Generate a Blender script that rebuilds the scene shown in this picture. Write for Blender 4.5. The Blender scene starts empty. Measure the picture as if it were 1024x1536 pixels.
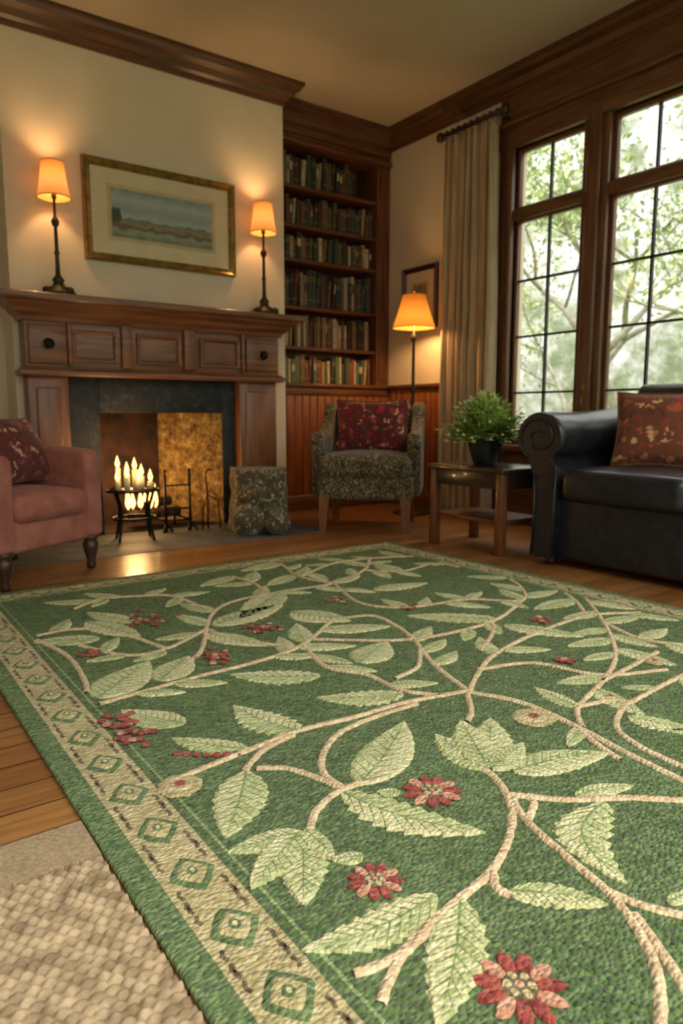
import bpy, bmesh, math, random
import numpy as np
from mathutils import Matrix, Vector
random.seed(7); np.random.seed(7)
S=0.8   # everything below is laid out in units of the camera height (1 unit = 0.8 m) and scaled at the end
rad=math.radians

# ------------------------------------------------------------------ materials
def H(s):
    s=s.lstrip('#'); o=[]
    for i in (0,2,4):
        c=int(s[i:i+2],16)/255.0
        o.append(c/12.92 if c<=0.04045 else ((c+0.055)/1.055)**2.4)
    return (o[0],o[1],o[2],1.0)
MATS={}
def new_mat(name):
    m=bpy.data.materials.new(name); m.use_nodes=True
    nt=m.node_tree; nt.nodes.clear()
    out=nt.nodes.new('ShaderNodeOutputMaterial'); b=nt.nodes.new('ShaderNodeBsdfPrincipled')
    nt.links.new(b.outputs[0],out.inputs[0]); MATS[name]=m
    return m,nt,b,out
def N(nt,t,**k):
    n=nt.nodes.new(t)
    for a,v in k.items(): setattr(n,a,v)
    return n
def coords(nt,scale=(1,1,1),rot=(0,0,0),kind='Object'):
    tc=N(nt,'ShaderNodeTexCoord'); mp=N(nt,'ShaderNodeMapping')
    mp.inputs['Scale'].default_value=scale; mp.inputs['Rotation'].default_value=rot
    nt.links.new(tc.outputs[kind],mp.inputs['Vector']); return mp.outputs[0]
def ramp(nt,fac,stops,interp='LINEAR'):
    r=N(nt,'ShaderNodeValToRGB'); cr=r.color_ramp; cr.interpolation=interp
    while len(cr.elements)<len(stops): cr.elements.new(0.5)
    for e,(p,c) in zip(cr.elements,stops): e.position=p; e.color=c
    nt.links.new(fac,r.inputs[0]); return r.outputs[0]
def bump(nt,b,h,strength=0.3,dist=0.01):
    bn=N(nt,'ShaderNodeBump'); bn.inputs['Strength'].default_value=strength; bn.inputs['Distance'].default_value=dist
    nt.links.new(h,bn.inputs['Height']); nt.links.new(bn.outputs[0],b.inputs['Normal'])
def pm(name,c1,c2=None,rough=0.6,metal=0.0,scale=8,detail=5,stretch=(1,1,1),bscale=60,bstr=0.15,bdist=0.004,lo=0.35,hi=0.65,coat=0,sheen=0):
    m,nt,b,out=new_mat(name); c1=H(c1); c2=H(c2) if c2 else c1
    v=coords(nt,stretch); n=N(nt,'ShaderNodeTexNoise'); n.inputs['Scale'].default_value=scale; n.inputs['Detail'].default_value=detail
    nt.links.new(v,n.inputs['Vector'])
    nt.links.new(ramp(nt,n.outputs[0],[(lo,c1),(hi,c2)]),b.inputs['Base Color'])
    b.inputs['Roughness'].default_value=rough; b.inputs['Metallic'].default_value=metal
    b.inputs['Coat Weight'].default_value=coat; b.inputs['Sheen Weight'].default_value=sheen
    if bstr>0:
        n2=N(nt,'ShaderNodeTexNoise'); n2.inputs['Scale'].default_value=bscale; n2.inputs['Detail'].default_value=3
        nt.links.new(v,n2.inputs['Vector']); bump(nt,b,n2.outputs[0],bstr,bdist)
    return m
def wood(name,c1,c2,axis='x',rough=0.38,coat=0.12,sc=5):
    st={'x':(0.6,9,9),'y':(9,0.6,9),'z':(9,9,0.6)}[axis]
    return pm(name,c1,c2,rough=rough,scale=sc,detail=7,stretch=st,bscale=12,bstr=0.12,bdist=0.003,coat=coat,lo=0.3,hi=0.7)
wood('wood_x','#4a2a17','#7a4a2a','x'); wood('wood_y','#4a2a17','#7a4a2a','y'); wood('wood_z','#4a2a17','#7a4a2a','z')
wood('mantel_x','#5c3822','#8c5c3c','x'); wood('mantel_z','#5c3822','#8c5c3c','z')
wood('crown_x','#452a18','#684326','x'); wood('crown_y','#452a18','#684326','y')
wood('bead','#6a3818','#9e5c30','z',sc=4)
wood('win_y','#4f3220','#7a5238','y'); wood('win_z','#4f3220','#7a5238','z')
wood('leg_dark','#2a1710','#44281b','z'); wood('leg_mid','#5e371c','#845330','z')
wood('table_dark','#2a211b','#43332a','y',coat=0.3,rough=0.28)
pm('wall_cream','#d6c8b0','#dccfb8',rough=0.85,scale=3,bscale=120,bstr=0.05)
pm('ceiling_paint','#b4a793','#baae9a',rough=0.9,scale=2,bscale=80,bstr=0.04)
pm('hearth_stone','#43484a','#5e6363',rough=0.6,scale=9,bscale=30,bstr=0.2)
pm('soot','#160c07','#3a2011',rough=0.9,scale=9,bscale=14,bstr=0.6,bdist=0.02)
pm('leather','#15161c','#22242c',rough=0.36,scale=20,bscale=140,bstr=0.25,bdist=0.002,coat=0.12)
pm('salmon','#925446','#a86a5c',rough=0.7,scale=12,bscale=220,bstr=0.2,sheen=0.1)
pm('iron','#14110e','#241e19',rough=0.5,metal=0.7,scale=20)
pm('bronze','#2f2f22','#464028',rough=0.45,metal=0.6,scale=20)
pm('brass','#7a6434','#a88a4a',rough=0.4,metal=0.6,scale=25)
pm('mat_board','#cdc2a0','#d4c9aa',rough=0.8,bstr=0)
pm('mat_board2','#b9ab86','#c2b48e',rough=0.8,bstr=0)
pm('muntin','#1c1a19','#2a2725',rough=0.5)
pm('pot','#1a1d1b','#2b2e2c',rough=0.35)
pm('soil','#1b120c','#2b1e14',rough=0.95)
pm('fern_leaf','#78983a','#c4d67c',rough=0.6,scale=14,bstr=0)
pm('fern_dark','#35601f','#6a9436',rough=0.6,scale=14,bstr=0)
pm('fern_bloom','#d0b06a','#e8d8a8',rough=0.6,scale=14,bstr=0)
pm('candle_wax','#e6d3a0','#f1e3bd',rough=0.5,bstr=0)
pm('ash_log','#1a0f08','#4c2c15',rough=0.95,scale=20,bstr=0.6,bdist=0.01)
pm('linen','#9a8468','#b8a284',rough=0.9,scale=6,stretch=(10,10,0.5),bscale=50,bstr=0.15,sheen=0.15)
pm('bark','#7f7a6c','#aaa494',rough=0.9,scale=10,bstr=0.3)
pm('tree_leaf_a','#a2b078','#d0dca6',rough=0.7,scale=3,bstr=0); pm('tree_leaf_b','#7c9256','#aaba80',rough=0.7,scale=3,bstr=0)  # leaves paled so that light haze is already in their colour
pm('lawn','#5c7040','#86986a',rough=0.95,scale=3,bstr=0)
def speck(name,stops,scale,rough,bs,bd):
    m,nt,b,out=new_mat(name); v=coords(nt)
    n=N(nt,'ShaderNodeTexNoise'); n.inputs['Scale'].default_value=scale; n.inputs['Detail'].default_value=10; n.inputs['Roughness'].default_value=0.78
    nt.links.new(v,n.inputs['Vector']); nt.links.new(ramp(nt,n.outputs[0],[(p,H(c)) for p,c in stops]),b.inputs['Base Color'])
    b.inputs['Roughness'].default_value=rough; bump(nt,b,n.outputs[0],bs,bd)
speck('fire_stone',[(0.35,'#3f2a12'),(0.46,'#7a5c2e'),(0.56,'#a88a4c'),(0.68,'#d8c088')],18,.9,.8,.03)
speck('slate',[(0.38,'#101315'),(0.5,'#1b2022'),(0.6,'#2d3335'),(0.7,'#565c5c')],20,.55,.5,.012)
def floorm():
    m,nt,b,out=new_mat('floor_oak'); v=coords(nt)
    br=N(nt,'ShaderNodeTexBrick'); br.offset=0.37; br.inputs['Scale'].default_value=1.0
    br.inputs['Mortar Size'].default_value=0.0022; br.inputs['Brick Width'].default_value=1.35; br.inputs['Row Height'].default_value=0.105
    br.inputs['Color1'].default_value=H('#865830'); br.inputs['Color2'].default_value=H('#a47643'); br.inputs['Mortar'].default_value=H('#2a1a0e')
    nt.links.new(v,br.inputs['Vector'])
    v2=coords(nt,(1.2,18,1)); n=N(nt,'ShaderNodeTexNoise'); n.inputs['Scale'].default_value=3; n.inputs['Detail'].default_value=8
    nt.links.new(v2,n.inputs['Vector'])
    mx=N(nt,'ShaderNodeMix',data_type='RGBA',blend_type='MULTIPLY'); mx.inputs[0].default_value=0.8
    nt.links.new(br.outputs[0],mx.inputs[6]); nt.links.new(ramp(nt,n.outputs[0],[(0.3,(0.45,0.4,0.36,1)),(0.65,(1,1,1,1))]),mx.inputs[7])
    nt.links.new(mx.outputs[2],b.inputs['Base Color']); b.inputs['Roughness'].default_value=0.33; b.inputs['Coat Weight'].default_value=0.1
    bump(nt,b,br.outputs[1],0.3,-0.003)
floorm()
def tuft(name,c1,c2,c3,vs=88,bs=1.0):
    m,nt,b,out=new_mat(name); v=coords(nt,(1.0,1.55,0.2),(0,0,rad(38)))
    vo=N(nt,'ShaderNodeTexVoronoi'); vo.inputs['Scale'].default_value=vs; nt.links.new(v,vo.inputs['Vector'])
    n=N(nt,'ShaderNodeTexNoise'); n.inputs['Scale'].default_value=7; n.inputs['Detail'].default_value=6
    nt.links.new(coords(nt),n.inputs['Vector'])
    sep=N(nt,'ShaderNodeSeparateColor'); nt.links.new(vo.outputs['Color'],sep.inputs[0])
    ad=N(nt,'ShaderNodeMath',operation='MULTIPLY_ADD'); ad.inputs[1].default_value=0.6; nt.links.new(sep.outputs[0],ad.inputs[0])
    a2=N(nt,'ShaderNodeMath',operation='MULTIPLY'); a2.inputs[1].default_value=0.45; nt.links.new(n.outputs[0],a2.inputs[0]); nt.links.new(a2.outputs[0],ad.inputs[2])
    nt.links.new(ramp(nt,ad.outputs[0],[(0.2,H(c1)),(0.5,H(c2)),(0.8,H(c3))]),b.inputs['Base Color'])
    b.inputs['Roughness'].default_value=0.95; b.inputs['Sheen Weight'].default_value=0.1
    b.inputs['Specular IOR Level'].default_value=0.1
    inv=N(nt,'ShaderNodeMath',operation='SUBTRACT'); inv.inputs[0].default_value=1.0; nt.links.new(vo.outputs['Distance'],inv.inputs[1])
    bump(nt,b,inv.outputs[0],bs,0.012)
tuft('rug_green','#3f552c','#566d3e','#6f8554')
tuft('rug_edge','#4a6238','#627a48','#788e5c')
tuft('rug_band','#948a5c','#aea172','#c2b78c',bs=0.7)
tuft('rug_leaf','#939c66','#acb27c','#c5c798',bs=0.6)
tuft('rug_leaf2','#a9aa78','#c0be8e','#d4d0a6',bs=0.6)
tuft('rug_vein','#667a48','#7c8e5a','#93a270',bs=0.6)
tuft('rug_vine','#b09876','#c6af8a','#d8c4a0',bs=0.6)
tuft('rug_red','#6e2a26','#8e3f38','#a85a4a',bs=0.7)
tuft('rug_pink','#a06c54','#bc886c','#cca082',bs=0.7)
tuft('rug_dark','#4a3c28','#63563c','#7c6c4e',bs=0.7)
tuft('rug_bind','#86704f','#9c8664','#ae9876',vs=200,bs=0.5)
pm('jute','#7c6a4e','#b29d7c',rough=0.95,scale=30,bscale=300,bstr=0.5,bdist=0.002)
def fabric(name,base,cols,scale=16):
    m,nt,b,out=new_mat(name); v=coords(nt)
    n0=N(nt,'ShaderNodeTexNoise'); n0.inputs['Scale'].default_value=scale*0.6; n0.inputs['Detail'].default_value=3; nt.links.new(v,n0.inputs['Vector'])
    mixv=N(nt,'ShaderNodeMix',data_type='VECTOR'); mixv.inputs[0].default_value=0.12
    nt.links.new(v,mixv.inputs[4]); nt.links.new(n0.outputs['Color'],mixv.inputs[5])
    vo=N(nt,'ShaderNodeTexVoronoi'); vo.inputs['Scale'].default_value=scale; nt.links.new(mixv.outputs[1],vo.inputs['Vector'])
    sep=N(nt,'ShaderNodeSeparateColor'); nt.links.new(vo.outputs['Color'],sep.inputs[0])
    k=len(cols); c=ramp(nt,sep.outputs[0],[(i/k,H(x)) for i,x in enumerate(cols)],'CONSTANT')
    msk=ramp(nt,vo.outputs['Distance'],[(0.38,(0,0,0,1)),(0.46,(1,1,1,1))])
    mx=N(nt,'ShaderNodeMix',data_type='RGBA'); nt.links.new(msk,mx.inputs[0]); nt.links.new(c,mx.inputs[6]); mx.inputs[7].default_value=H(base)
    nt.links.new(mx.outputs[2],b.inputs['Base Color']); b.inputs['Roughness'].default_value=0.9; b.inputs['Sheen Weight'].default_value=0.15
    n2=N(nt,'ShaderNodeTexNoise'); n2.inputs['Scale'].default_value=160; nt.links.new(v,n2.inputs['Vector']); bump(nt,b,n2.outputs[0],0.3,0.004)
fabric('leopard','#332a1c',['#a0906a','#b0a07c','#6c6044','#8a7c5a'],scale=62)
fabric('floral_red','#5c1618',['#9a2a28','#ac5c48','#3a3b2e','#c49068','#74181c'],scale=28)
fabric('floral_pink','#5a2422',['#92483e','#742c2c','#bc9078','#3b2823','#823f3a'],scale=28)
fabric('floral_gold','#6e3c26',['#a86a44','#8a3a2a','#cc9e6e','#5b3222','#a4503c'],scale=24)
fabric('tapestry','#4a4230',['#978c66','#7b654b','#b0a27a','#524c3a','#706c50'],scale=38)
# lampshade: thin translucent parchment, lit by a real bulb inside, plus bulb glow put in as emission graded by height
def shade_mat(name,z0,z1,cb,cm,ct,es):
    m,nt,b,out=new_mat(name); nt.nodes.remove(b)
    tr=N(nt,'ShaderNodeBsdfTranslucent'); df=N(nt,'ShaderNodeBsdfDiffuse'); mx=N(nt,'ShaderNodeMixShader'); mx.inputs[0].default_value=0.7
    tr.inputs[0].default_value=H('#5c3412'); df.inputs[0].default_value=H('#a8703c')
    nt.links.new(tr.outputs[0],mx.inputs[1]); nt.links.new(df.outputs[0],mx.inputs[2])
    sp=N(nt,'ShaderNodeSeparateXYZ'); nt.links.new(coords(nt),sp.inputs[0])
    mr=N(nt,'ShaderNodeMapRange'); mr.inputs[1].default_value=z0*S; mr.inputs[2].default_value=z1*S; nt.links.new(sp.outputs['Z'],mr.inputs[0])
    e=N(nt,'ShaderNodeEmission'); nt.links.new(ramp(nt,mr.outputs[0],[(0,H(cb)),(.35,H(cm)),(1,H(ct))]),e.inputs[0]); e.inputs[1].default_value=es
    ad=N(nt,'ShaderNodeAddShader'); nt.links.new(mx.outputs[0],ad.inputs[0]); nt.links.new(e.outputs[0],ad.inputs[1])
    nt.links.new(ad.outputs[0],out.inputs[0])
shade_mat('lampshade',.705,.962,'#ff9a3c','#ffc26c','#d8702a',0.64)
shade_mat('lampshade_big',1.83,2.15,'#ffa830','#ffb440','#b85c10',0.55)
def emis(name,col,s):
    m,nt,b,out=new_mat(name); nt.nodes.remove(b); e=N(nt,'ShaderNodeEmission'); e.inputs[0].default_value=H(col); e.inputs[1].default_value=s
    nt.links.new(e.outputs[0],out.inputs[0])
emis('bulb','#ffcf80',6); emis('flame','#ffc468',5)
def glassm():
    m,nt,b,out=new_mat('glass'); nt.nodes.remove(b)
    t=N(nt,'ShaderNodeBsdfTransparent'); g=N(nt,'ShaderNodeBsdfGlossy'); g.inputs['Roughness'].default_value=0.02
    mx=N(nt,'ShaderNodeMixShader'); mx.inputs[0].default_value=0.04
    nt.links.new(t.outputs[0],mx.inputs[1]); nt.links.new(g.outputs[0],mx.inputs[2]); nt.links.new(mx.outputs[0],out.inputs[0])
glassm()
def paintm():
    m,nt,b,out=new_mat('landscape_paint'); v=coords(nt); sp=N(nt,'ShaderNodeSeparateXYZ'); nt.links.new(v,sp.inputs[0])
    mr=N(nt,'ShaderNodeMapRange'); mr.inputs[1].default_value=-0.15; mr.inputs[2].default_value=0.15; nt.links.new(sp.outputs['Z'],mr.inputs[0])
    n=N(nt,'ShaderNodeTexNoise'); n.inputs['Scale'].default_value=14; n.inputs['Detail'].default_value=6; nt.links.new(coords(nt,(1,1,1.6)),n.inputs['Vector'])
    ma=N(nt,'ShaderNodeMath',operation='MULTIPLY_ADD'); ma.inputs[1].default_value=0.3; nt.links.new(n.outputs[0],ma.inputs[0]); nt.links.new(mr.outputs[0],ma.inputs[2])
    sb=N(nt,'ShaderNodeMath',operation='SUBTRACT'); sb.inputs[1].default_value=0.15; nt.links.new(ma.outputs[0],sb.inputs[0])
    c=ramp(nt,sb.outputs[0],[(0.0,H('#6a7460')),(0.13,H('#8f9880')),(0.22,H('#5c5442')),(0.30,H('#94805f')),(0.37,H('#65706a')),(0.43,H('#a3ada4')),(0.6,H('#8a999e')),(0.8,H('#a6b0ab')),(1.0,H('#7c8c92'))])
    nt.links.new(c,b.inputs['Base Color']); b.inputs['Roughness'].default_value=0.5
paintm()
pm('tree_paint','#2f3c36','#46564a',rough=0.6)

# ------------------------------------------------------------------ mesh builder
class MB:
    def __init__(s): s.v=[]; s.f=[]; s.m=[]; s.s=[]; s.names=[]
    def mi(s,n):
        if n not in s.names: s.names.append(n)
        return s.names.index(n)
    def add(s,vs,fs,mat,smooth=False,M=None):
        o=len(s.v)
        if M is not None: vs=[tuple(M@Vector(p)) for p in vs]
        s.v.extend([tuple(p) for p in vs]); k=s.mi(mat)
        for f in fs: s.f.append(tuple(i+o for i in f)); s.m.append(k); s.s.append(smooth)
    def box(s,x0,x1,y0,y1,z0,z1,mat,r=0.0,k=1,M=None,n=1,bulge=(0,0,0)):
        if r<=0:
            vs=[(x,y,z) for z in (z0,z1) for y in (y0,y1) for x in (x0,x1)]
            fs=[(0,2,3,1),(4,5,7,6),(0,1,5,4),(2,6,7,3),(0,4,6,2),(1,3,7,5)]
            s.add(vs,fs,mat,False,M); return
        c=((x0+x1)/2,(y0+y1)/2,(z0+z1)/2); h=((x1-x0)/2,(y1-y0)/2,(z1-z0)/2); r=min(r,min(h)*0.999)
        th=[rad(45)*j/k for j in range(k+1)]
        A=[]
        for q in range(3):
            inn=h[q]-r; L=[-inn-r*math.tan(t) for t in reversed(th)]
            L+=[-inn+2*inn*j/n for j in range(1,n)]
            L+=[inn+r*math.tan(t) for t in th]; A.append(L)
        vd={}; vs=[]; fs=[]
        def vid(p):
            key=(round(p[0],5),round(p[1],5),round(p[2],5))
            if key in vd: return vd[key]
            inn=[max(-(h[q]-r),min(h[q]-r,p[q])) for q in range(3)]
            d=Vector([p[q]-inn[q] for q in range(3)]); d=d.normalized()*r if d.length>1e-9 else d
            w=[inn[q]+d[q] for q in range(3)]
            e=[max(0,1-(w[q]/h[q])**2) for q in range(3)]
            w2=[w[0]+bulge[0]*(w[0]/h[0])*e[1]*e[2], w[1]+bulge[1]*(w[1]/h[1])*e[0]*e[2], w[2]+bulge[2]*(w[2]/h[2])*e[0]*e[1]]
            vd[key]=len(vs); vs.append((c[0]+w2[0],c[1]+w2[1],c[2]+w2[2])); return vd[key]
        for ax in range(3):
            a,b2=[q for q in range(3) if q!=ax]
            for sg in (-1,1):
                for i in range(len(A[a])-1):
                    for j in range(len(A[b2])-1):
                        q=[]
                        for (ii,jj) in ((i,j),(i+1,j),(i+1,j+1),(i,j+1)):
                            p=[0,0,0]; p[ax]=sg*h[ax]; p[a]=A[a][ii]; p[b2]=A[b2][jj]; q.append(vid(p))
                        flip=(sg<0) ^ (ax==1)
                        if flip: q=q[::-1]
                        if len(set(q))==4: fs.append(tuple(q))
        s.add(vs,fs,mat,True,M)
    def lathe(s,prof,c,mat,seg=20,M=None,smooth=True,sx=1,sy=1):
        vs=[];fs=[]
        for (r,z) in prof:
            for i in range(seg):
                a=2*math.pi*i/seg; vs.append((c[0]+r*sx*math.cos(a),c[1]+r*sy*math.sin(a),c[2]+z))
        for j in range(len(prof)-1):
            for i in range(seg):
                i2=(i+1)%seg; fs.append((j*seg+i,j*seg+i2,(j+1)*seg+i2,(j+1)*seg+i))
        if prof[0][0]>0.0005: fs.append(tuple(range(seg))[::-1])
        if prof[-1][0]>0.0005: fs.append(tuple((len(prof)-1)*seg+i for i in range(seg)))
        s.add(vs,fs,mat,smooth,M)
    def shell(s,prof,c,mat,seg=32,M=None):
        vs=[];fs=[]
        for (r,z) in prof:
            for i in range(seg):
                a=2*math.pi*i/seg; vs.append((c[0]+r*math.cos(a),c[1]+r*math.sin(a),c[2]+z))
        for j in range(len(prof)-1):
            for i in range(seg):
                i2=(i+1)%seg; fs.append((j*seg+i,j*seg+i2,(j+1)*seg+i2,(j+1)*seg+i))
        s.add(vs,fs,mat,True,M)
    def tube(s,path,r,mat,seg=8,M=None,closed=False):
        P=[Vector(p) for p in path]; n=len(P); vs=[];fs=[]
        R=r if isinstance(r,(list,tuple)) else [r]*n
        up=Vector((0.13,0.21,1)).normalized()
        for i,p in enumerate(P):
            t=(P[min(i+1,n-1)]-P[max(i-1,0)]).normalized()
            a=t.cross(up)
            if a.length<0.2: a=t.cross(Vector((1,0.1,0)))
            a.normalize(); b=t.cross(a)
            for k in range(seg):
                an=2*math.pi*k/seg; vs.append(tuple(p+(a*math.cos(an)+b*math.sin(an))*R[i]))
        for i in range(n-1):
            for k in range(seg):
                k2=(k+1)%seg; fs.append((i*seg+k,i*seg+k2,(i+1)*seg+k2,(i+1)*seg+k))
        fs.append(tuple(range(seg))[::-1]); fs.append(tuple((n-1)*seg+k for k in range(seg)))
        s.add(vs,fs,mat,True,M)
    def sweep(s,path,prof,mat,closed=False,M=None,smooth=False,mats=None):
        n=len(path); vs=[]; fs=[]
        def rn(a,b):
            d=Vector((b[0]-a[0],b[1]-a[1])).normalized(); return Vector((d.y,-d.x))
        for i in range(n):
            if closed: n1=rn(path[i-1],path[i]); n2=rn(path[i],path[(i+1)%n])
            else:
                n1=rn(path[max(i-1,0)],path[max(i,1)]) if i>0 else rn(path[0],path[1])
                n2=rn(path[i],path[i+1]) if i<n-1 else n1
            mv=(n1+n2)/(1+n1.dot(n2))
            for (d,z) in prof: vs.append((path[i][0]+mv.x*d,path[i][1]+mv.y*d,z))
        k=len(prof); rng=n if closed else n-1
        for i in range(rng):
            i2=(i+1)%n
            for j in range(k-1):
                s.add([vs[i*k+j],vs[i2*k+j],vs[i2*k+j+1],vs[i*k+j+1]],[(0,1,2,3)],(mats[i] if mats else mat),smooth,M)
        if not closed:
            s.add([vs[j] for j in range(k)],[tuple(range(k))],mats[0] if mats else mat,False,M)
            s.add([vs[(n-1)*k+j] for j in range(k)],[tuple(range(k))[::-1]],mats[-1] if mats else mat,False,M)
    def extr(s,poly,axis,a,b,mat,bev=0.0,seg=3,M=None):
        bm=bmesh.new()
        def P(u,v,w):
            return {'x':(w,u,v),'y':(u,w,v),'z':(u,v,w)}[axis]
        A=[bm.verts.new(P(u,v,a)) for u,v in poly]; B=[bm.verts.new(P(u,v,b)) for u,v in poly]
        n=len(poly); bm.faces.new(A[::-1]); bm.faces.new(B)
        for i in range(n): bm.faces.new((A[i],A[(i+1)%n],B[(i+1)%n],B[i]))
        bmesh.ops.recalc_face_normals(bm,faces=bm.faces)
        if bev>0:
            ed=[e for e in bm.edges if len(e.link_faces)==2 and e.calc_face_angle(0)>rad(40)]
            bmesh.ops.bevel(bm,geom=ed,offset=bev,segments=seg,profile=0.5,affect='EDGES',clamp_overlap=True)
        bm.verts.index_update()
        s.add([tuple(v.co) for v in bm.verts],[tuple(v.index for v in f.verts) for f in bm.faces],mat,bev>0,M); bm.free()
    def pillow(s,w,h,t,mat,M=None,n=16,piping=None):
        vs=[];fs=[]
        for sd in (1,-1):
            o=len(vs)
            for i in range(n+1):
                for j in range(n+1):
                    u=-1+2*i/n; v=-1+2*j/n
                    x=w/2*u*(1-0.09*(1-v*v)*abs(u)); y=h/2*v*(1-0.09*(1-u*u)*abs(v))
                    z=sd*t/2*(max(0,(1-u*u)*(1-v*v)))**0.38*(1+0.06*math.sin(3*u+2*v))
                    vs.append((x,y,z))
            for i in range(n):
                for j in range(n):
                    q=(o+i*(n+1)+j,o+(i+1)*(n+1)+j,o+(i+1)*(n+1)+j+1,o+i*(n+1)+j+1)
                    fs.append(q if sd>0 else q[::-1])
        s.add(vs,fs,mat,True,M)
        if piping:
            pts=[]
            for (ua,va,ub,vb) in ((-1,-1,1,-1),(1,-1,1,1),(1,1,-1,1),(-1,1,-1,-1)):
                for k in range(8):
                    u=ua+(ub-ua)*k/8; v=va+(vb-va)*k/8
                    pts.append((w/2*u*(1-0.09*(1-v*v)*abs(u)),h/2*v*(1-0.09*(1-u*u)*abs(v)),0))
            pts.append(pts[0]); s.tube(pts,0.009,piping,6,M)
    def obj(s,name,loc=(0,0,0),rz=0,sharp=True):
        me=bpy.data.meshes.new(name); me.from_pydata(s.v,[],s.f)
        for nm in s.names: me.materials.append(MATS[nm])
        me.polygons.foreach_set('material_index',s.m); me.polygons.foreach_set('use_smooth',s.s); me.update()
        o=bpy.data.objects.new(name,me); bpy.context.scene.collection.objects.link(o)
        o.location=loc; o.rotation_euler=(0,0,rz); return o
def cat(P,step=0.03):
    P=[np.array(p,float) for p in P]; out=[]
    Q=[2*P[0]-P[1]]+P+[2*P[-1]-P[-2]]
    for i in range(1,len(Q)-2):
        a,b,c,d=Q[i-1:i+3]; n=max(2,int(np.linalg.norm(c-b)/step))
        for k in range(n):
            t=k/n; out.append(0.5*((2*b)+(-a+c)*t+(2*a-5*b+4*c-d)*t*t+(-a+3*b-3*c+d)*t**3))
    out.append(P[-1]); return out
def T(x=0,y=0,z=0,rx=0,ry=0,rz=0):
    return Matrix.Translation((x,y,z))@Matrix.Rotation(rz,4,'Z')@Matrix.Rotation(ry,4,'Y')@Matrix.Rotation(rx,4,'X')

# ------------------------------------------------------------------ room shell
XW=5.12; YB=6.2; YC=5.88; CX0,CX1=1.19,3.58; ZC=3.95; XL=-2.4; YN=-2.0
m=MB(); m.box(XL,XW+.15,YN,6.7,-0.1,0,'floor_oak'); m.obj('floor')
m=MB(); m.box(XL,XW+.15,-0.2,6.7,ZC,ZC+.1,'ceiling_paint'); m.obj('ceiling')
m=MB(); m.box(XL-.1,CX0,YB,YB+.1,0,ZC,'wall_cream'); m.obj('wall_north')
m=MB(); m.box(XL-.1,XL,YN,YB,0,ZC,'wall_cream'); m.obj('wall_west')
WZ0,WZ1=0.70,3.31; WB=[(3.745,4.464),(2.77,3.51),(1.80,2.535)]
m=MB(); m.box(XW,XW+.15,4.464,6.7,0,ZC,'wall_cream'); m.box(XW,XW+.15,1.80,4.464,0,WZ0,'wall_cream')
m.box(XW,XW+.15,1.80,4.464,WZ1,ZC,'wall_cream'); m.box(XW,XW+.15,YN,1.80,0,ZC,'wall_cream'); m.obj('wall_east')
OX0,OX1,OZ=1.80,2.89,1.01
m=MB(); m.box(CX0,OX0,YC,6.6,0,ZC,'wall_cream'); m.box(OX1,CX1,YC,6.6,0,ZC,'wall_cream'); m.box(OX0,OX1,YC,6.6,OZ,ZC,'wall_cream')
bx0,bx1,by=1.95,2.52,6.45
m.add([(OX0,YC-.02,0),(bx0,by,0),(bx0,by,OZ),(OX0,YC-.02,OZ)],[(0,1,2,3)],'soot')
m.add([(bx0,by,0),(bx1,by,0),(bx1,by,OZ),(bx0,by,OZ)],[(0,1,2,3)],'soot')
m.add([(bx1,by,0),(OX1,YC-.02,0),(OX1,YC-.02,OZ),(bx1,by,OZ)],[(0,1,2,3)],'fire_stone')
m.add([(OX0,YC,OZ-.002),(OX1,YC,OZ-.002),(bx1,by,OZ-.002),(bx0,by,OZ-.002)],[(0,1,2,3)],'soot')
m.add([(OX0,YC-.02,0.006),(OX1,YC-.02,0.006),(bx1,by,0.006),(bx0,by,0.006)],[(0,1,2,3)],'soot')
m.obj('chimney_breast')
prof=[(0,3.76),(0.02,3.76),(0.025,3.80),(0.05,3.82),(0.075,3.86),(0.125,3.885),(0.135,3.915),(0.15,3.92),(0.15,3.95),(0,3.95)]
m=MB(); m.sweep([(XL,YB),(CX0,YB),(CX0,YC),(CX1,YC),(CX1,YB),(XW,YB),(XW,-.2)],prof,'crown_x',mats=['crown_x','crown_y','crown_x','crown_y','crown_x','crown_y']); m.obj('trim_crown')
bp=[(0,0.0),(0.03,0.0),(0.03,0.13),(0.02,0.155),(0.0,0.16)]
m=MB(); m.sweep([(XL,YB),(CX0,YB),(CX0,YC),(1.22,YC)],bp,'wood_x'); m.obj('baseboard_north')
m=MB(); m.sweep([(XW-.02,YB-.03),(XW-.02,YN)],bp,'wood_y'); m.obj('baseboard_east')
m=MB(); y=4.64
while y<6.14:
    m.box(XW-.03,XW,y+.003,y+.092,0.14,1.27,'bead',r=.006); y+=.095
m.box(XW-.022,XW,4.62,6.19,0.1,1.27,'wood_z'); m.box(XW-.06,XW,4.62,6.19,1.27,1.31,'wood_y',r=.01); m.obj('trim_wainscot')
m=MB(); m.box(XW-.05,XW+.12,4.464,4.60,0.5,3.42,'win_z',r=.012)
m.box(XW-.03,XW+.12,3.51,3.745,0.5,3.42,'win_z',r=.01); m.box(XW-.07,XW-.02,3.565,3.69,0.5,3.42,'win_z',r=.02)
m.box(XW-.03,XW+.12,2.535,2.77,0.5,3.42,'win_z',r=.01); m.box(XW-.07,XW-.02,2.59,2.715,0.5,3.42,'win_z',r=.02)
m.box(XW-.05,XW+.12,1.66,1.80,0.5,3.42,'win_z',r=.012)
m.box(XW-.06,XW+.12,1.64,4.62,3.31,3.50,'win_y',r=.012); m.box(XW-.04,XW,1.64,4.62,3.50,3.77,'win_y',r=.01); m.box(XW-.09,XW,1.62,4.64,3.49,3.53,'win_y',r=.012)
m.box(XW-.12,XW+.12,1.62,4.64,0.66,0.72,'win_y',r=.015); m.box(XW-.04,XW,1.64,4.62,0.1,0.66,'win_y',r=.01); m.obj('trim_window')
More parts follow.
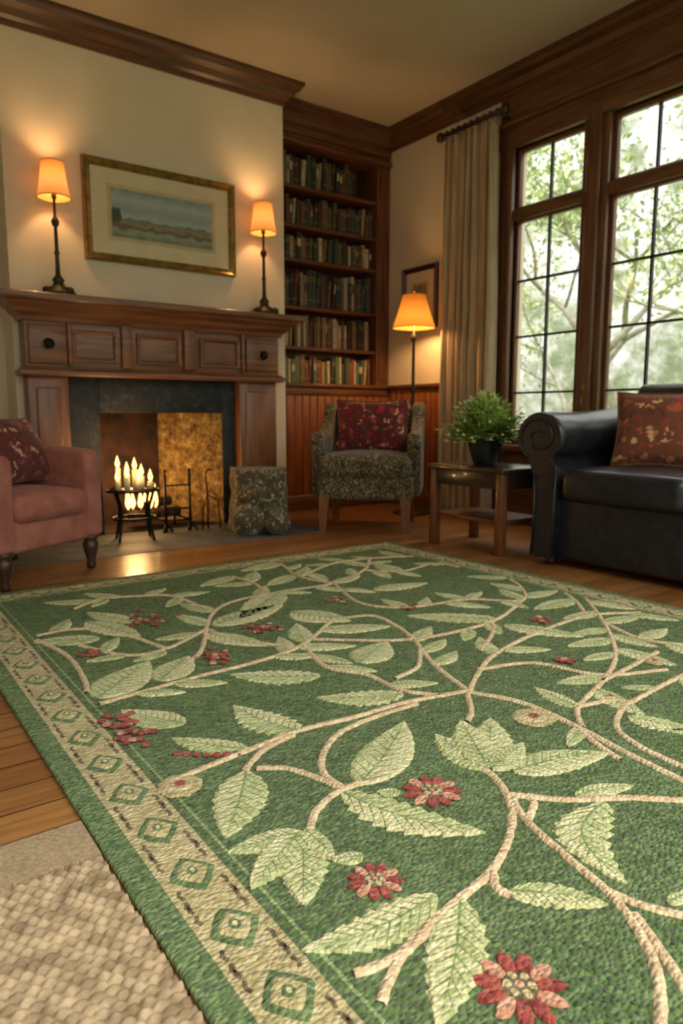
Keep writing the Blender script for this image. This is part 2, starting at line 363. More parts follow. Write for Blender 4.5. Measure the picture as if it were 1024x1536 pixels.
for i,(a,b) in enumerate(WB):
    m=MB(); X0,X1=XW+.02,XW+.07
    for (z0,z1) in ((2.78,3.31),(0.72,2.72)):
        m.box(X0,X1,a,a+.035,z0,z1,'win_z',r=.006); m.box(X0,X1,b-.035,b,z0,z1,'win_z',r=.006)
        m.box(X0,X1,a+.03,b-.03,z0,z0+.04,'win_y',r=.006); m.box(X0,X1,a+.03,b-.03,z1-.04,z1,'win_y',r=.006)
        m.box(X0+.012,X1-.01,(a+b)/2-.009,(a+b)/2+.009,z0+.03,z1-.03,'muntin')
    m.box(X0-.04,X1,a,b,2.70,2.80,'win_y',r=.012)
    for z in (2.18,1.69,1.19): m.box(X0+.012,X1-.01,a+.03,b-.03,z-.009,z+.009,'muntin')
    m.box(X0+.028,X0+.031,a+.03,b-.03,0.75,2.70,'glass'); m.box(X0+.028,X0+.031,a+.03,b-.03,2.80,3.28,'glass')
    m.obj('window_%d'%(i+1))
m=MB(); ny,nz=170,40; vs=[];fs=[]
for k in range(nz+1):
    t=k/nz; z=0.03+t*3.53
    for j in range(ny+1):
        u=j/ny; spread=1+0.05*math.sin(math.pi*t)+0.08*(1-t); yc=4.86
        Y=yc+(u-0.5)*0.64*spread
        ph=2*math.pi*u*7.5+0.5*math.sin(3*t+u*5)
        X=4.965+0.05*(0.75+0.25*(1-t))*math.sin(ph)+0.012*math.sin(ph*2.3+1.5*t)
        vs.append((X,Y+0.012*math.cos(ph),z))
for k in range(nz):
    for j in range(ny): q=k*(ny+1)+j; fs.append((q,q+1,q+ny+2,q+ny+1))
m.add(vs,fs,'linen',True); c=m.obj('curtain')
md=c.modifiers.new('thick','SOLIDIFY'); md.thickness=0.004
m=MB(); m.tube([(4.965,4.50,3.61),(4.965,5.24,3.61)],0.02,'leg_dark',12)
for yy in (5.27,4.47): m.lathe([(0.001,-.05),(.03,-.035),(.042,0),(.03,.035),(.001,.05)],(4.965,yy,3.61),'leg_dark',14)
for q in range(9):
    yy=4.55+q*.078; m.tube([(4.965+.034*math.cos(a),yy,3.605+.034*math.sin(a)) for a in [i*math.pi/6 for i in range(13)]],.006,'leg_dark',6)
for yy in (4.52,5.22): m.tube([(4.965,yy,3.60),(5.02,yy,3.57),(5.10,yy,3.57)],.014,'leg_dark',8); m.box(5.095,5.12,yy-.03,yy+.03,3.48,3.64,'leg_dark',r=.008)
m.obj('curtain_rod')

# ------------------------------------------------------------------ bookcase
SH=[3.24,2.87,2.54,2.08,1.68]; BX0,BX1=3.72,4.945
m=MB(); m.box(CX1,XW,6.55,6.6,0,3.9,'wood_z'); m.box(CX1,BX0,YB,6.56,0,3.9,'wood_z'); m.box(BX1,XW,YB,6.56,0,3.9,'wood_z',r=.008)
m.box(BX1+.03,XW-.03,YB-.012,YB+.02,1.36,3.6,'wood_z',r=.006)
for z in SH: m.box(BX0,BX1,YB+.015,6.56,z-.035,z,'wood_x',r=.006)
m.box(CX1+.01,XW-.005,YB-.06,6.56,1.27,1.31,'wood_x',r=.01)
m.box(CX1+.01,XW-.005,YB-.005,6.56,3.60,3.78,'wood_x',r=.008); m.box(CX1+.01,XW-.005,YB-.05,YB,3.60,3.65,'wood_x',r=.015)
m.box(CX1+.01,XW-.005,YB-.03,YB,3.70,3.78,'wood_x',r=.01)
x=CX1+.01
while x<XW-.1:
    m.box(x+.003,x+.092,YB-.015,YB+.01,0.15,1.22,'bead',r=.006); x+=.095
m.box(CX1+.01,XW-.03,YB-.03,YB,1.19,1.27,'wood_x',r=.008); m.box(CX1+.01,XW-.035,YB-.035,YB+.01,0,0.16,'wood_x',r=.01)
m.obj('built_in_bookcase')
cols=['#3b4a40','#4b3a2c','#6a5640','#32363a','#7b6d54','#5a2f2a','#9a8d72','#404b4c','#54503f','#b4a88c','#2d2d2d','#6e4830']
for i,cc in enumerate(cols): pm('book_%d'%i,cc,cc,rough=0.6,scale=20,bstr=0.1)
pm('book_gilt','#8a7038','#a88a4a',rough=0.4,metal=0.4,bstr=0); pm('pages','#b3a482','#c2b491',rough=0.9,bstr=0)
for i,cc in enumerate(['#b8a87c','#c4b890','#8a3a20','#557050']): pm('bookl_%d'%i,cc,cc,rough=0.6,bstr=0.1)
m=MB()
for ri,(z0,z1) in enumerate([(3.24,3.60),(2.87,3.2),(2.54,2.83),(2.08,2.5),(1.68,2.04),(1.31,1.64)]):
    x=BX0+.01; lim=BX1-.02-(0.28 if ri==0 else 0.03)
    while x<lim:
        w=random.uniform(.022,.052); hh=(z1-z0)*random.uniform(.66,.9); d=random.uniform(.18,.24); y0=YB+.05+random.uniform(0,.02)
        mt='book_%d'%random.randrange(12) if (ri<5 or random.random()<.35) else 'bookl_%d'%random.randrange(4)
        a=random.choice([0,0,0,0,0,0,.08]); M=T(x,0,z0,0,a,0)
        m.box(0,w-.002,y0,y0+d,0.001,hh,mt,r=.004,M=M); m.box(.003,w-.005,y0+.004,y0+d-.004,hh-.004,hh+.001,'pages',M=M)
        if random.random()<.6:
            for q in (.2,.72,.8): m.box(.001,w-.003,y0-.0012,y0+.004,hh*q,hh*q+.008,'book_gilt',M=M)
        elif random.random()<.5: m.box(.004,w-.006,y0-.0012,y0+.004,hh*.5,hh*.78,random.choice(['pages','book_9','book_5']),M=M)
        x+=w+(.03 if a else 0)
m.obj('books')

# ------------------------------------------------------------------ fireplace mantel
FY=5.72; MX0,MX1=1.24,3.40
m=MB()
m.box(1.54,OX0,YC-.03,YC,0.0,1.31,'slate',r=.004); m.box(OX1,3.06,YC-.03,YC,0,1.31,'slate',r=.004); m.box(OX0,OX1,YC-.03,YC,OZ,1.31,'slate',r=.004)
for (a,b) in ((MX0,1.54),(3.02,MX1)):
    m.box(a,b,FY+.03,YC,0,1.31,'mantel_z',r=.008); m.box(a+.06,b-.06,FY+.018,FY+.04,.28,1.20,'mantel_z',r=.01)
    m.box(a-.015,b+.015,FY+.005,YC,0,.16,'mantel_z',r=.012)
m.box(MX0-.01,MX1+.01,FY,YC,1.30,1.73,'mantel_x',r=.006)
m.sweep([(MX0-.01,YC),(MX0-.01,FY),(MX1+.01,FY),(MX1+.01,YC)],[(0,1.285),(.03,1.285),(.045,1.30),(.045,1.325),(.025,1.335),(.015,1.35),(0,1.355)],'mantel_x')
for (a,b) in ((1.57,1.92),(2.08,2.45),(2.63,3.0)):
    fr=[(a,1.40),(a,1.64),(b,1.64),(b,1.40)]
    Mx=Matrix(((1,0,0,0),(0,0,-1,FY),(0,1,0,0),(0,0,0,1)))
    m.sweep(fr,[(0,-.0),(0,.028),(.018,.024),(.03,.008),(.032,0)][::-1],'mantel_x',closed=True,M=Mx)
for (a,b) in ((1.255,1.53),(3.07,3.385)):
    m.box(a,b,FY-.022,FY+.01,1.375,1.665,'mantel_x',r=.01); cx=(a+b)/2
    m.lathe([(0.001,.065),(.028,.06),(.040,.042),(.030,.018),(.016,0)],(0,0,0),'iron',18,M=T(cx,FY-.02,1.52,rx=rad(90)))
    m.lathe([(.044,0),(.044,.006),(.03,.01),(.001,.01)],(0,0,0),'brass',18,M=T(cx,FY-.02,1.52,rx=rad(90)))
for x0 in (1.94,2.47,3.02,1.535):
    m.box(x0+.01,x0+.1,FY-.035,FY,1.36,1.70,'mantel_x',r=.01) if x0 in(1.94,2.47) else m.box(x0,x0+.035,FY-.03,FY,1.36,1.70,'mantel_x',r=.01)
m.sweep([(MX0-.01,YC),(MX0-.01,FY),(MX1+.01,FY),(MX1+.01,YC)],[(0,1.69),(.02,1.69),(.03,1.72),(.07,1.745),(.085,1.775),(.135,1.80),(.145,1.82),(.18,1.825),(.19,1.835),(.19,1.865),(.18,1.875),(0,1.875)],'mantel_x')
m.box(MX0-.01,MX1+.01,FY,YC,1.70,1.874,'mantel_x')
m.obj('fireplace_mantel')
m=MB(); m.box(0.75,3.42,4.93,5.70,0.0,.004,'hearth_stone'); m.box(1.56,3.0,5.70,5.84,0.0,.004,'hearth_stone'); m.obj('hearth')
def picture(name,w,h,fw,loc,rz,frame,artmat,artw,arth,matb='mat_board'):
    m=MB(); Mx=Matrix(((1,0,0,0),(0,0,-1,0),(0,1,0,0),(0,0,0,1)))
    fr=[(-w/2,-h/2),(-w/2,h/2),(w/2,h/2),(w/2,-h/2)]
    m.sweep(fr,[(0,0),(0,.035),(.008,.045),(.018,.036),(fw*.55,.026),(fw*.8,.034),(fw,.022),(fw,0)],frame,closed=True,M=Mx)
    m.box(-w/2+.01,w/2-.01,-.014,0,-h/2+.01,h/2-.01,matb)
    m.box(-artw/2-.03,artw/2+.03,-.016,-.01,-arth/2-.03,arth/2+.03,'mat_board2')
    m.box(-artw/2,artw/2,-.018,-.012,-arth/2,arth/2,artmat)
    return m,loc,rz,name
m,loc,rz,nm=picture('framed_landscape_painting',1.31,.775,.06,(2.405,YC-.001,2.597),0,'brass','landscape_paint',.87,.37)
vs=[(-.40,-.0185,-.03)]+[(-.40+.05*math.cos(a)*random.uniform(.8,1.2),-.0186,-.02+.06*math.sin(a)*random.uniform(.8,1.2)) for a in [i*math.pi/8 for i in range(17)]]
vs=[v if v[0]>-.435 else (-.434,v[1],v[2]) for v in vs]
m.add(vs,[tuple([0,i,i+1]) for i in range(1,17)],'tree_paint'); m.obj(nm,loc,rz)
pm('portrait_art','#6c5c44','#ab9870',rough=0.6,scale=9,bstr=0)
m,loc,rz,nm=picture('framed_print',.53,.63,.05,(XW+.002,5.685,2.195),rad(90),'leg_dark','portrait_art',.2,.27); o=m.obj(nm,loc,-rad(90))

# ------------------------------------------------------------------ lamps
LAMP=9.5
def mantel_lamp(loc):
    m=MB()
    m.lathe([(.13,0),(.135,.012),(.12,.03),(.09,.045),(.085,.06),(.05,.075),(.035,.10),(.045,.12),(.03,.14),(.018,.16),(.014,.30),(.022,.315),(.014,.33),(.012,.50),(.024,.515),(.03,.54),(.02,.56),(.01,.58),(.01,.70),(.018,.705),(.018,.74),(.001,.742)],(0,0,0),'bronze',20)
    for k in range(4):
        a=k*math.pi/2+.5; m.lathe([(.001,-.03),(.03,-.015),(.035,0),(.03,.02),(.001,.035)],(.11*math.cos(a),.11*math.sin(a),.03),'bronze',10)
    m.lathe([(.001,-.03),(.02,-.022),(.026,0),(.02,.022),(.001,.03)],(0,0,.80),'bulb',12)
    m.shell([(.116,.705),(.117,.712),(.108,.755),(.10,.80),(.092,.86),(.084,.92),(.079,.955),(.078,.962)],(0,0,0),'lampshade',32)
    for (r,z) in ((.117,.708),(.079,.958)):
        m.tube([(r*math.cos(a),r*math.sin(a),z) for a in [i*math.pi/12 for i in range(25)]],.0035,'brass',6)
    m.tube([(0,0,.74),(0,0,.97)],.003,'brass',6); m.tube([(-.078,0,.955),(.078,0,.955)],.002,'brass',5)
    m.lathe([(.001,-.01),(.008,0),(.001,.018)],(0,0,.975),'brass',8)
    m.obj('table_lamp',loc)
    l=bpy.data.lights.new('bulb_light','POINT'); l.energy=LAMP; l.color=(1,.6,.26); l.shadow_soft_size=.03
    o=bpy.data.objects.new('bulb_light',l); o.location=(loc[0],loc[1],loc[2]+.86); bpy.context.scene.collection.objects.link(o)
mantel_lamp((1.495,5.71,1.876)); mantel_lamp((3.265,5.71,1.876))
m=MB(); m.lathe([(.19,0),(.19,.015),(.16,.03),(.06,.045),(.03,.07),(.022,.12),(.018,.6),(.03,.62),(.018,.64),(.016,1.2),(.028,1.23),(.016,1.26),(.014,1.7),(.03,1.72),(.03,1.76),(.012,1.78),(.012,1.86),(.001,1.87)],(0,0,0),'bronze',20)
m.shell([(.205,1.83),(.207,1.84),(.19,1.89),(.165,1.96),(.14,2.04),(.12,2.11),(.112,2.15)],(0,0,0),'lampshade_big',40)
for (r,z) in ((.206,1.835),(.113,2.148)): m.tube([(r*math.cos(a),r*math.sin(a),z) for a in [i*math.pi/16 for i in range(33)]],.005,'brass',6)
m.tube([(0,0,1.85),(0,0,2.17)],.004,'brass',6); m.tube([(-.112,0,2.14),(.112,0,2.14)],.003,'brass',5); m.lathe([(.001,0),(.012,.012),(.001,.035)],(0,0,2.165),'brass',8)
m.lathe([(.001,-.04),(.03,-.02),(.035,0),(.025,.03),(.001,.04)],(0.03,0,1.95),'bulb',12)
LF=(4.74,5.36,0); m.obj('floor_lamp',LF)
l=bpy.data.lights.new('floor_lamp_light','POINT'); l.energy=22; l.color=(1,.58,.22); l.shadow_soft_size=.05
o=bpy.data.objects.new('floor_lamp_light',l); o.location=(LF[0],LF[1]-.02,1.92); bpy.context.scene.collection.objects.link(o)

# ------------------------------------------------------------------ speckled armchair
def turned_leg(m,x,y,h,mat,r0=.028,r1=.045):
    m.lathe([(r0*.8,0),(r0,.01),(r0,.03),(r0*.85,.05),(r1*.9,h*.55),(r1,h*.75),(r1*.75,h*.82),(r1,h*.9),(r1,h)],(x,y,0),mat,14)
m=MB()
for sx in (-1,1):
    for (yy) in (-.33,.30):
        x=sx*.345; d=.012*sx; yo=-.02 if yy<0 else .05
        vs=[(x-.026+d,yy-.026+yo,0),(x+.026+d,yy-.026+yo,0),(x+.026+d,yy+.026+yo,0),(x-.026+d,yy+.026+yo,0),(x-.045,yy-.045,.30),(x+.045,yy-.045,.30),(x+.045,yy+.045,.30),(x-.045,yy+.045,.30)]
        m.add(vs,[(0,3,2,1),(4,5,6,7),(0,1,5,4),(1,2,6,5),(2,3,7,6),(3,0,4,7)],'leg_mid')
m.box(-.41,.41,-.37,.36,.27,.47,'leopard',r=.04,k=3)
m.box(-.39,.39,-.40,.28,.45,.65,'leopard',r=.07,k=4,n=6,bulge=(0,.02,.035))
m.box(-.36,.36,-.07,.07,0,.62,'leopard',r=.06,k=4,n=6,bulge=(0,.03,.02),M=T(0,.31,.46,rx=rad(-10)))
side=cat([(.40,.30),(.42,.75),(.46,1.05),(.40,1.10),(.33,1.05),(.22,.92),(.02,.83),(-.17,.83),(-.29,.84),(-.35,.80),(-.36,.73),(-.31,.68),(-.29,.55),(-.30,.30)],.05)
side=[(float(p[0]),float(p[1])) for p in side]
for (a,b,l) in ((-.47,-.355,1),(.355,.47,-1)): m.extr(side,'x',a,b,'leopard',bev=.035,seg=3)
m.obj('speckled_armchair',(3.89,4.97,0.004),rad(-44.6))
m=MB(); m.pillow(.66,.48,.2,'floral_red',piping='floral_red')
R44=Matrix.Rotation(rad(-44.6),4,'Z')
o=m.obj('red_throw_pillow'); pc=Vector((3.89,4.97,0))+(R44.to_3x3()@Vector((0.02,.06,.89)))
o.location=pc; o.rotation_euler=(rad(76),rad(0),rad(-44.6))

# ------------------------------------------------------------------ salmon armchair (left)
m=MB()
for sx in (-1,1):
    turned_leg(m,sx*.34,-.33,.22,'leg_dark',.03,.05); turned_leg(m,sx*.34,.36,.22,'leg_dark',.03,.045)
m.box(-.40,.40,-.36,.42,.20,.40,'salmon',r=.03,k=3)
m.box(-.29,.29,-.40,.30,.37,.53,'salmon',r=.06,k=4,n=6,bulge=(0,.02,.03))
for sx in (-1,1):
    a,b=(-.42,-.28) if sx<0 else (.28,.42)
    pts=[(-.38,.21),(.42,.21),(.42,.80),(.2,.80),(-.1,.785),(-.30,.775),(-.375,.75),(-.385,.69)]
    m.extr(pts,'x',a,b,'salmon',bev=.035,seg=4)
m.box(-.38,.38,-.08,.08,0,.72,'salmon',r=.07,k=4,n=6,bulge=(0,.03,.03),M=T(0,.38,.36,rx=rad(-12)))
th=rad(31); o=m.obj('salmon_armchair',(.867,4.744,0.004),th)
m=MB(); m.pillow(.58,.48,.2,'floral_pink'); o=m.obj('floral_throw_pillow')
R31=Matrix.Rotation(th,4,'Z').to_3x3(); o.location=Vector((.867,4.744,0))+R31@Vector((.09,.04,.77)); o.rotation_euler=(rad(60),0,th+rad(8))

# ------------------------------------------------------------------ leather sofa
m=MB(); y0,y1=0.35,2.87
m.box(3.85,4.93,y0-.05,y1+.05,.05,.46,'leather',r=.03,k=3)
n=3; w=(y1-y0)/n
for i in range(n):
    m.box(3.79,4.62,y0+i*w+.004,y0+(i+1)*w-.004,.44,.645,'leather',r=.06,k=4,n=6,bulge=(.01,.0,.03))
    m.box(-.13,.13,y0+i*w+.006,y0+(i+1)*w-.006,0,.50,'leather',r=.08,k=4,n=6,bulge=(.04,0,.02),M=T(4.60,0,.60,ry=rad(8)))
m.box(4.66,4.95,y0-.1,y1+.06,.10,1.12,'leather',r=.09,k=4,n=4)
m.tube([(4.80,y0-.08,1.10),(4.80,y1+.04,1.10)],.11,'leather',20)
def arm(yc,sg):
    secs=[]
    for (X,sc,dz) in ((3.80,.93,0),(3.815,.985,0),(3.84,1.0,0),(4.1,.97,.0),(4.45,.95,.02),(4.85,.97,.06)):
        P=[(-.10,.05),(.10,.05),(.085,.35),(.095,.60)]
        for k in range(21):
            a=rad(-62+k*(300/20)); P.append((.06+.19*sc*math.cos(a),.845+dz+.17*sc*math.sin(a)))
        P+=[(-.10,.64),(-.095,.35)]
        secs.append([(X,yc+p[0]*sg,p[1]) for p in P])
    n_=len(secs[0]); vs=[p for s_ in secs for p in s_]; fs=[]
    for j in range(len(secs)-1):
        for i in range(n_):
            i2=(i+1)%n_; f=(j*n_+i,j*n_+i2,(j+1)*n_+i2,(j+1)*n_+i); fs.append(f[::-1] if sg>0 else f)
    m.add(vs,fs,'leather',True); m.add(secs[0],[tuple(range(n_)) if sg<0 else tuple(range(n_))[::-1]],'leather',False); m.add(secs[-1],[tuple(range(n_))],'leather',False)
    cy=yc+.06*sg
    sp=[(3.797,cy+sg*(.165-.0085*k/2)*math.cos(rad(-60+k*18)),.845+(.15-.0078*k/2)*math.sin(rad(-60+k*18))) for k in range(33)]
    m.tube(sp,.008,'leather',8)
    m.tube([(3.797,yc-.088*sg,.07),(3.797,yc-.083*sg,.35),(3.797,yc-.088*sg,.66)],.008,'leather',8)
    m.tube([(3.797,yc+.088*sg,.07),(3.797,yc+.073*sg,.35),(3.797,yc+.083*sg,.60)],.008,'leather',8)
    for zz in np.arange(.10,.62,.045):
        for yy in (-.07,.06): m.lathe([(.007,0),(.005,.004),(.001,.006)],(0,0,0),'bronze',8,M=T(3.80,yc+yy*sg,float(zz),ry=rad(-90)))
arm(2.985,1); arm(.25,-1)
for yy in (.25,1.5,2.97):
    for xx in (3.88,4.88): m.lathe([(.03,0),(.04,.03),(.03,.06)],(xx,yy,0),'leg_dark',12)
m.obj('leather_sofa')
m=MB(); m.pillow(.54,.50,.2,'floral_gold',piping='leg_mid'); o=m.obj('gold_throw_pillow',(4.33,2.52,.90)); o.rotation_euler=(rad(74),0,rad(-66))

# ------------------------------------------------------------------ side table + plant
m=MB(); a0,a1,b0,b1=3.74,4.28,3.29,4.06
m.box(a0,a1,b0,b1,.585,.62,'table_dark',r=.012,k=2)
for x in (a0+.05,a1-.05):
    for yy in (b0+.05,b1-.05):
        m.box(x-.032,x+.032,yy-.032,yy+.032,0,.59,'wood_z',r=.008)
m.box(a0+.03,a0+.055,b0+.07,b1-.07,.47,.59,'table_dark',r=.004); m.box(a1-.055,a1-.03,b0+.07,b1-.07,.47,.59,'table_dark',r=.004)
m.box(a0+.07,a1-.07,b0+.03,b0+.055,.47,.59,'table_dark',r=.004); m.box(a0+.07,a1-.07,b1-.055,b1-.03,.47,.59,'table_dark',r=.004)
m.box(a0+.05,a1-.05,b0+.05,b1-.05,.22,.25,'wood_y',r=.006)
m.obj('side_table')
PL=(4.0,3.70,.62); m=MB()
m.lathe([(.075,0),(.085,.01),(.10,.05),(.125,.14),(.135,.19),(.145,.20),(.145,.225),(.13,.225),(.125,.19),(.001,.185)],(0,0,0),'pot',24)
m.lathe([(.12,.19),(.001,.20)],(0,0,0),'soil',16)
for k in range(460):
    a=random.uniform(0,2*math.pi); el=random.uniform(.05,1.5); L=random.uniform(.19,.34); 
    dx,dy=math.cos(a)*math.cos(el),math.sin(a)*math.cos(el); dz=math.sin(el)
    p0=Vector((dx*.04,dy*.04,.19)); pts=[]
    for t in range(6):
        s_=t/5; pts.append(p0+Vector((dx*L*s_*1.1,dy*L*s_*1.1,dz*L*s_*.85-.10*s_*s_*math.cos(el)+.07*s_)))
    m.tube([tuple(p) for p in pts],.002,'fern_dark',4)
    side=Vector((-dy,dx,0)).normalized() if abs(dx)+abs(dy)>1e-4 else Vector((1,0,0))
    mt='fern_leaf' if random.random()<.78 else 'fern_dark'
    for t in range(2,6):
        p=pts[t]; dd=(pts[t]-pts[t-1]).normalized()
        for sg in (-1,1):
            l=.045*(1.2-t*.10); w=.017; e=(side*sg+dd*.5+Vector((0,0,random.uniform(-.3,.3)))).normalized()
            q=dd*w
            m.add([tuple(p),tuple(p+e*l*.5+q),tuple(p+e*l),tuple(p+e*l*.5-q)],[(0,1,2,3)],mt)
    if k%7==0: m.lathe([(.001,-.012),(.014,0),(.001,.012)],tuple(pts[-1]),'fern_bloom',6)
m.obj('potted_fern',PL)

# ------------------------------------------------------------------ hearth things
m=MB(); bx,by_=1.93,5.50
for k in range(4):
    a=k*math.pi/2+.6; c_,s_=math.cos(a),math.sin(a)
    m.tube(cat([(bx+.19*c_,by_+.16*s_,.006),(bx+.17*c_,by_+.14*s_,.10),(bx+.15*c_,by_+.12*s_,.25),(bx+.19*c_,by_+.16*s_,.38),(bx+.20*c_,by_+.17*s_,.42)],.03),.012,'iron',8)
for (z,sc) in ((.40,1.0),(.18,.82)):
    m.tube([(bx+.205*sc*math.cos(a),by_+.17*sc*math.sin(a),z) for a in [i*math.pi/14 for i in range(29)]],.010,'iron',8)
m.lathe([(.19,.0),(.195,.012),(.001,.014)],(bx,by_,.392),'iron',24,sy=.83)
CN=[(-.13,-.02,.07),(-.07,-.06,.10),(-.03,.05,.12),(.03,-.04,.06),(.08,.03,.10),(.13,-.03,.06),(-.10,.06,.17),(.04,.07,.15)]
for (x,y,h) in CN:
    m.lathe([(.022,0),(.022,h),(.012,h+.004),(.001,h-.002)],(bx+x,by_+y,.405),'candle_wax',12)
    m.lathe([(.001,0),(.014,.015),(.020,.034),(.014,.06),(.006,.085),(.001,.10)],(bx+x,by_+y,.405+h),'flame',10)
m.obj('candle_stand')
m=MB(); gx,gy=2.42,5.72
for x in (gx-.16,gx+.06): 
    m.tube([(x,gy-.05,.006),(x,gy-.05,.50)],.012,'iron',8); m.lathe([(.001,-.02),(.018,0),(.001,.025)],(x,gy-.05,.52),'iron',10)
    m.tube([(x,gy-.05,.10),(x,gy+.30,.10)],.011,'iron',8); m.tube([(x,gy+.30,.008),(x,gy+.30,.16)],.011,'iron',8)
    m.tube(cat([(x-.04,gy-.10,.014),(x,gy-.05,.07),(x+.04,gy-.10,.014)],.02),.01,'iron',8)
for z in (.10,.20,.40): m.tube([(gx-.16,gy-.05,z),(gx+.06,gy-.05,z)],.008,'iron',6)
for q,(a,b) in enumerate((((gx-.36,gy+.20,.12),(gx+.08,gy+.24,.14)),((gx-.34,gy+.32,.12),(gx+.02,gy+.34,.12)),((gx-.30,gy+.24,.21),(gx+.02,gy+.3,.23)))):
    m.tube([a,((a[0]+b[0])/2,(a[1]+b[1])/2+.01,(a[2]+b[2])/2+.01),b],.045,'ash_log',10)
for q in range(6):
    x=gx-.38+q*.05; h=random.uniform(.10,.22)
    m.lathe([(.001,0),(.020,.03),(.025,.06),(.016,.5*h+.04),(.006,.8*h+.04),(.001,h+.05)],(x,gy+.24+random.uniform(-.04,.06),.18),'flame',8)
m.obj('fire_grate')
m=MB(); q0=-.16; m.tube(cat([(2.80+q0,5.66,.006),(2.80+q0,5.66,.30),(2.79+q0,5.66,.50),(2.84+q0,5.64,.52)],.05),.008,'iron',8)
m.tube([(2.90+q0,5.62,.006),(2.88+q0,5.62,.25),(2.80+q0,5.66,.30)],.007,'iron',8); m.tube([(2.72+q0,5.60,.006),(2.75+q0,5.64,.2),(2.80+q0,5.66,.30)],.007,'iron',8); m.obj('fire_poker_stand')
def stump():
    bm=bmesh.new(); bmesh.ops.create_cube(bm,size=1)
    bmesh.ops.subdivide_edges(bm,edges=bm.edges,cuts=14,use_grid_fill=True)
    from mathutils import noise
    for v in bm.verts:
        p=v.co; r=math.hypot(p.x,p.y); mx=max(abs(p.x),abs(p.y)); 
        if r>1e-6:
            f=(mx/r)*.55+.45; p.x*=f; p.y*=f
        d=noise.noise(Vector((p.x*4,p.y*4,p.z*4+3)))*.07
        p.x*=1+d*1.2; p.y*=1+d*1.2; p.z+=.5
        p.x*=.50*(1-.04*p.z); p.y*=.46; p.z*=.53*(1+d*.25)
    m=MB(); m.add([tuple(v.co) for v in bm.verts],[tuple(v.index for v in f.verts) for f in bm.faces],'tapestry',True); bm.free()
    for (x,y,z,r) in ((-.13,-.24,.13,.13),(.10,-.25,.11,.11),(-.08,-.22,.33,.09)):
        m.lathe([(.001,-.10),(r*.6,-.095),(r*.92,-.07),(r,-.03),(r,.1),(.001,.12)],(0,0,0),'tapestry',18,M=T(x,y,z,rx=rad(90)))
    return m.obj('tapestry_log_holder',(2.98,5.36,.006),rad(-20))
stump()

# ------------------------------------------------------------------ green vine rug
RX0,RX1,RY0,RY1=.43,3.47,-.35,4.2; RT=.018
def U(x,y):     # rectify a traced design point to rug-plane units
    a=(x-512)/1061; b=(768-y)/1061
    dx=.5794+.811*a+.0804*b; dy=.8033-.585*a+.1114*b; dz=-.1374+.9905*b
    t=-1/dz; return np.array([dx*t,dy*t])
rg=MB()
rg.box(RX0,RX1,RY0,RY1,0.001,RT,'rug_edge',r=.008,k=2)
def inside(p,mg=.21): return RX0+mg<p[0]<RX1-mg and RY0+mg<p[1]<RY1-mg
def poly(pts,mat,lift=.001,jit=.0025):
    z=RT+lift; n=len(pts); c=np.mean(np.array(pts),axis=0)
    vs=[(c[0],c[1],z+.003)]+[(p[0]+random.uniform(-jit,jit),p[1]+random.uniform(-jit,jit),z-.0008) for p in pts]
    vs+= [(c[0]*.2+p[0]*.8,c[1]*.2+p[1]*.8,z+.003) for p in pts]
    fs=[]
    for i in range(n):
        j=(i+1)%n; fs.append((1+i,1+j,1+n+j,1+n+i)); fs.append((1+n+i,1+n+j,0))
    rg.add(vs,fs,mat,False)
def rect(x0,x1,y0,y1,mat,z):
    rg.add([(x0,y0,z),(x1,y0,z),(x1,y1,z),(x0,y1,z)],[(0,1,2,3)],mat,False)
rect(RX0+.06,RX1-.06,RY0+.06,RY1-.06,'rug_band',RT+.0006)
rect(RX0+.20,RX1-.20,RY0+.20,RY1-.20,'rug_green',RT+.0012)
def ribbon(pts,w,mat,lift=.002,jit=.0018,taper=False,h=.004,edge=None):
    z=RT+lift; vs=[];fs=[]; n=len(pts)
    for i,p in enumerate(pts):
        t=pts[min(i+1,n-1)]-pts[max(i-1,0)]; L=np.linalg.norm(t)+1e-9; nrm=np.array([-t[1],t[0]])/L
        ww=w*(1 if not taper else max(.15,1-i/(n-1)*.8))
        for k,(o,zz) in enumerate(((-.5,0),(-.3,h),(.3,h),(.5,0))):
            if edge is not None and k in (0,3): zz=edge-lift
            q=p+nrm*(o*ww+ (random.uniform(-jit,jit) if k in(0,3) else 0)); vs.append((q[0],q[1],z+zz))
    for i in range(n-1):
        for k in range(3): a=i*4+k; fs.append((a,a+4,a+5,a+1)[::-1])
    rg.add(vs,fs,mat,True)
def clipr(pts,mg=.235):
    segs=[];cur=[]
    for p in pts:
        if RX0+mg<p[0]<RX1-mg and RY0+mg<p[1]<RY1-mg: cur.append(p)
        else:
            if len(cur)>2: segs.append(cur)
            cur=[]
    if len(cur)>2: segs.append(cur)
    return segs
VP=[]
def vine(px,w=.0215,world=False):
    P=[np.array(p,float) if world else U(*p) for p in px]
    for s_ in clipr(cat(P,.012)): 
        ribbon(s_,w,'rug_vine',.0050,.0016,False,.0022+.00012*(len(VP)%9),.0014)
        VP.append(s_)
LM=[]
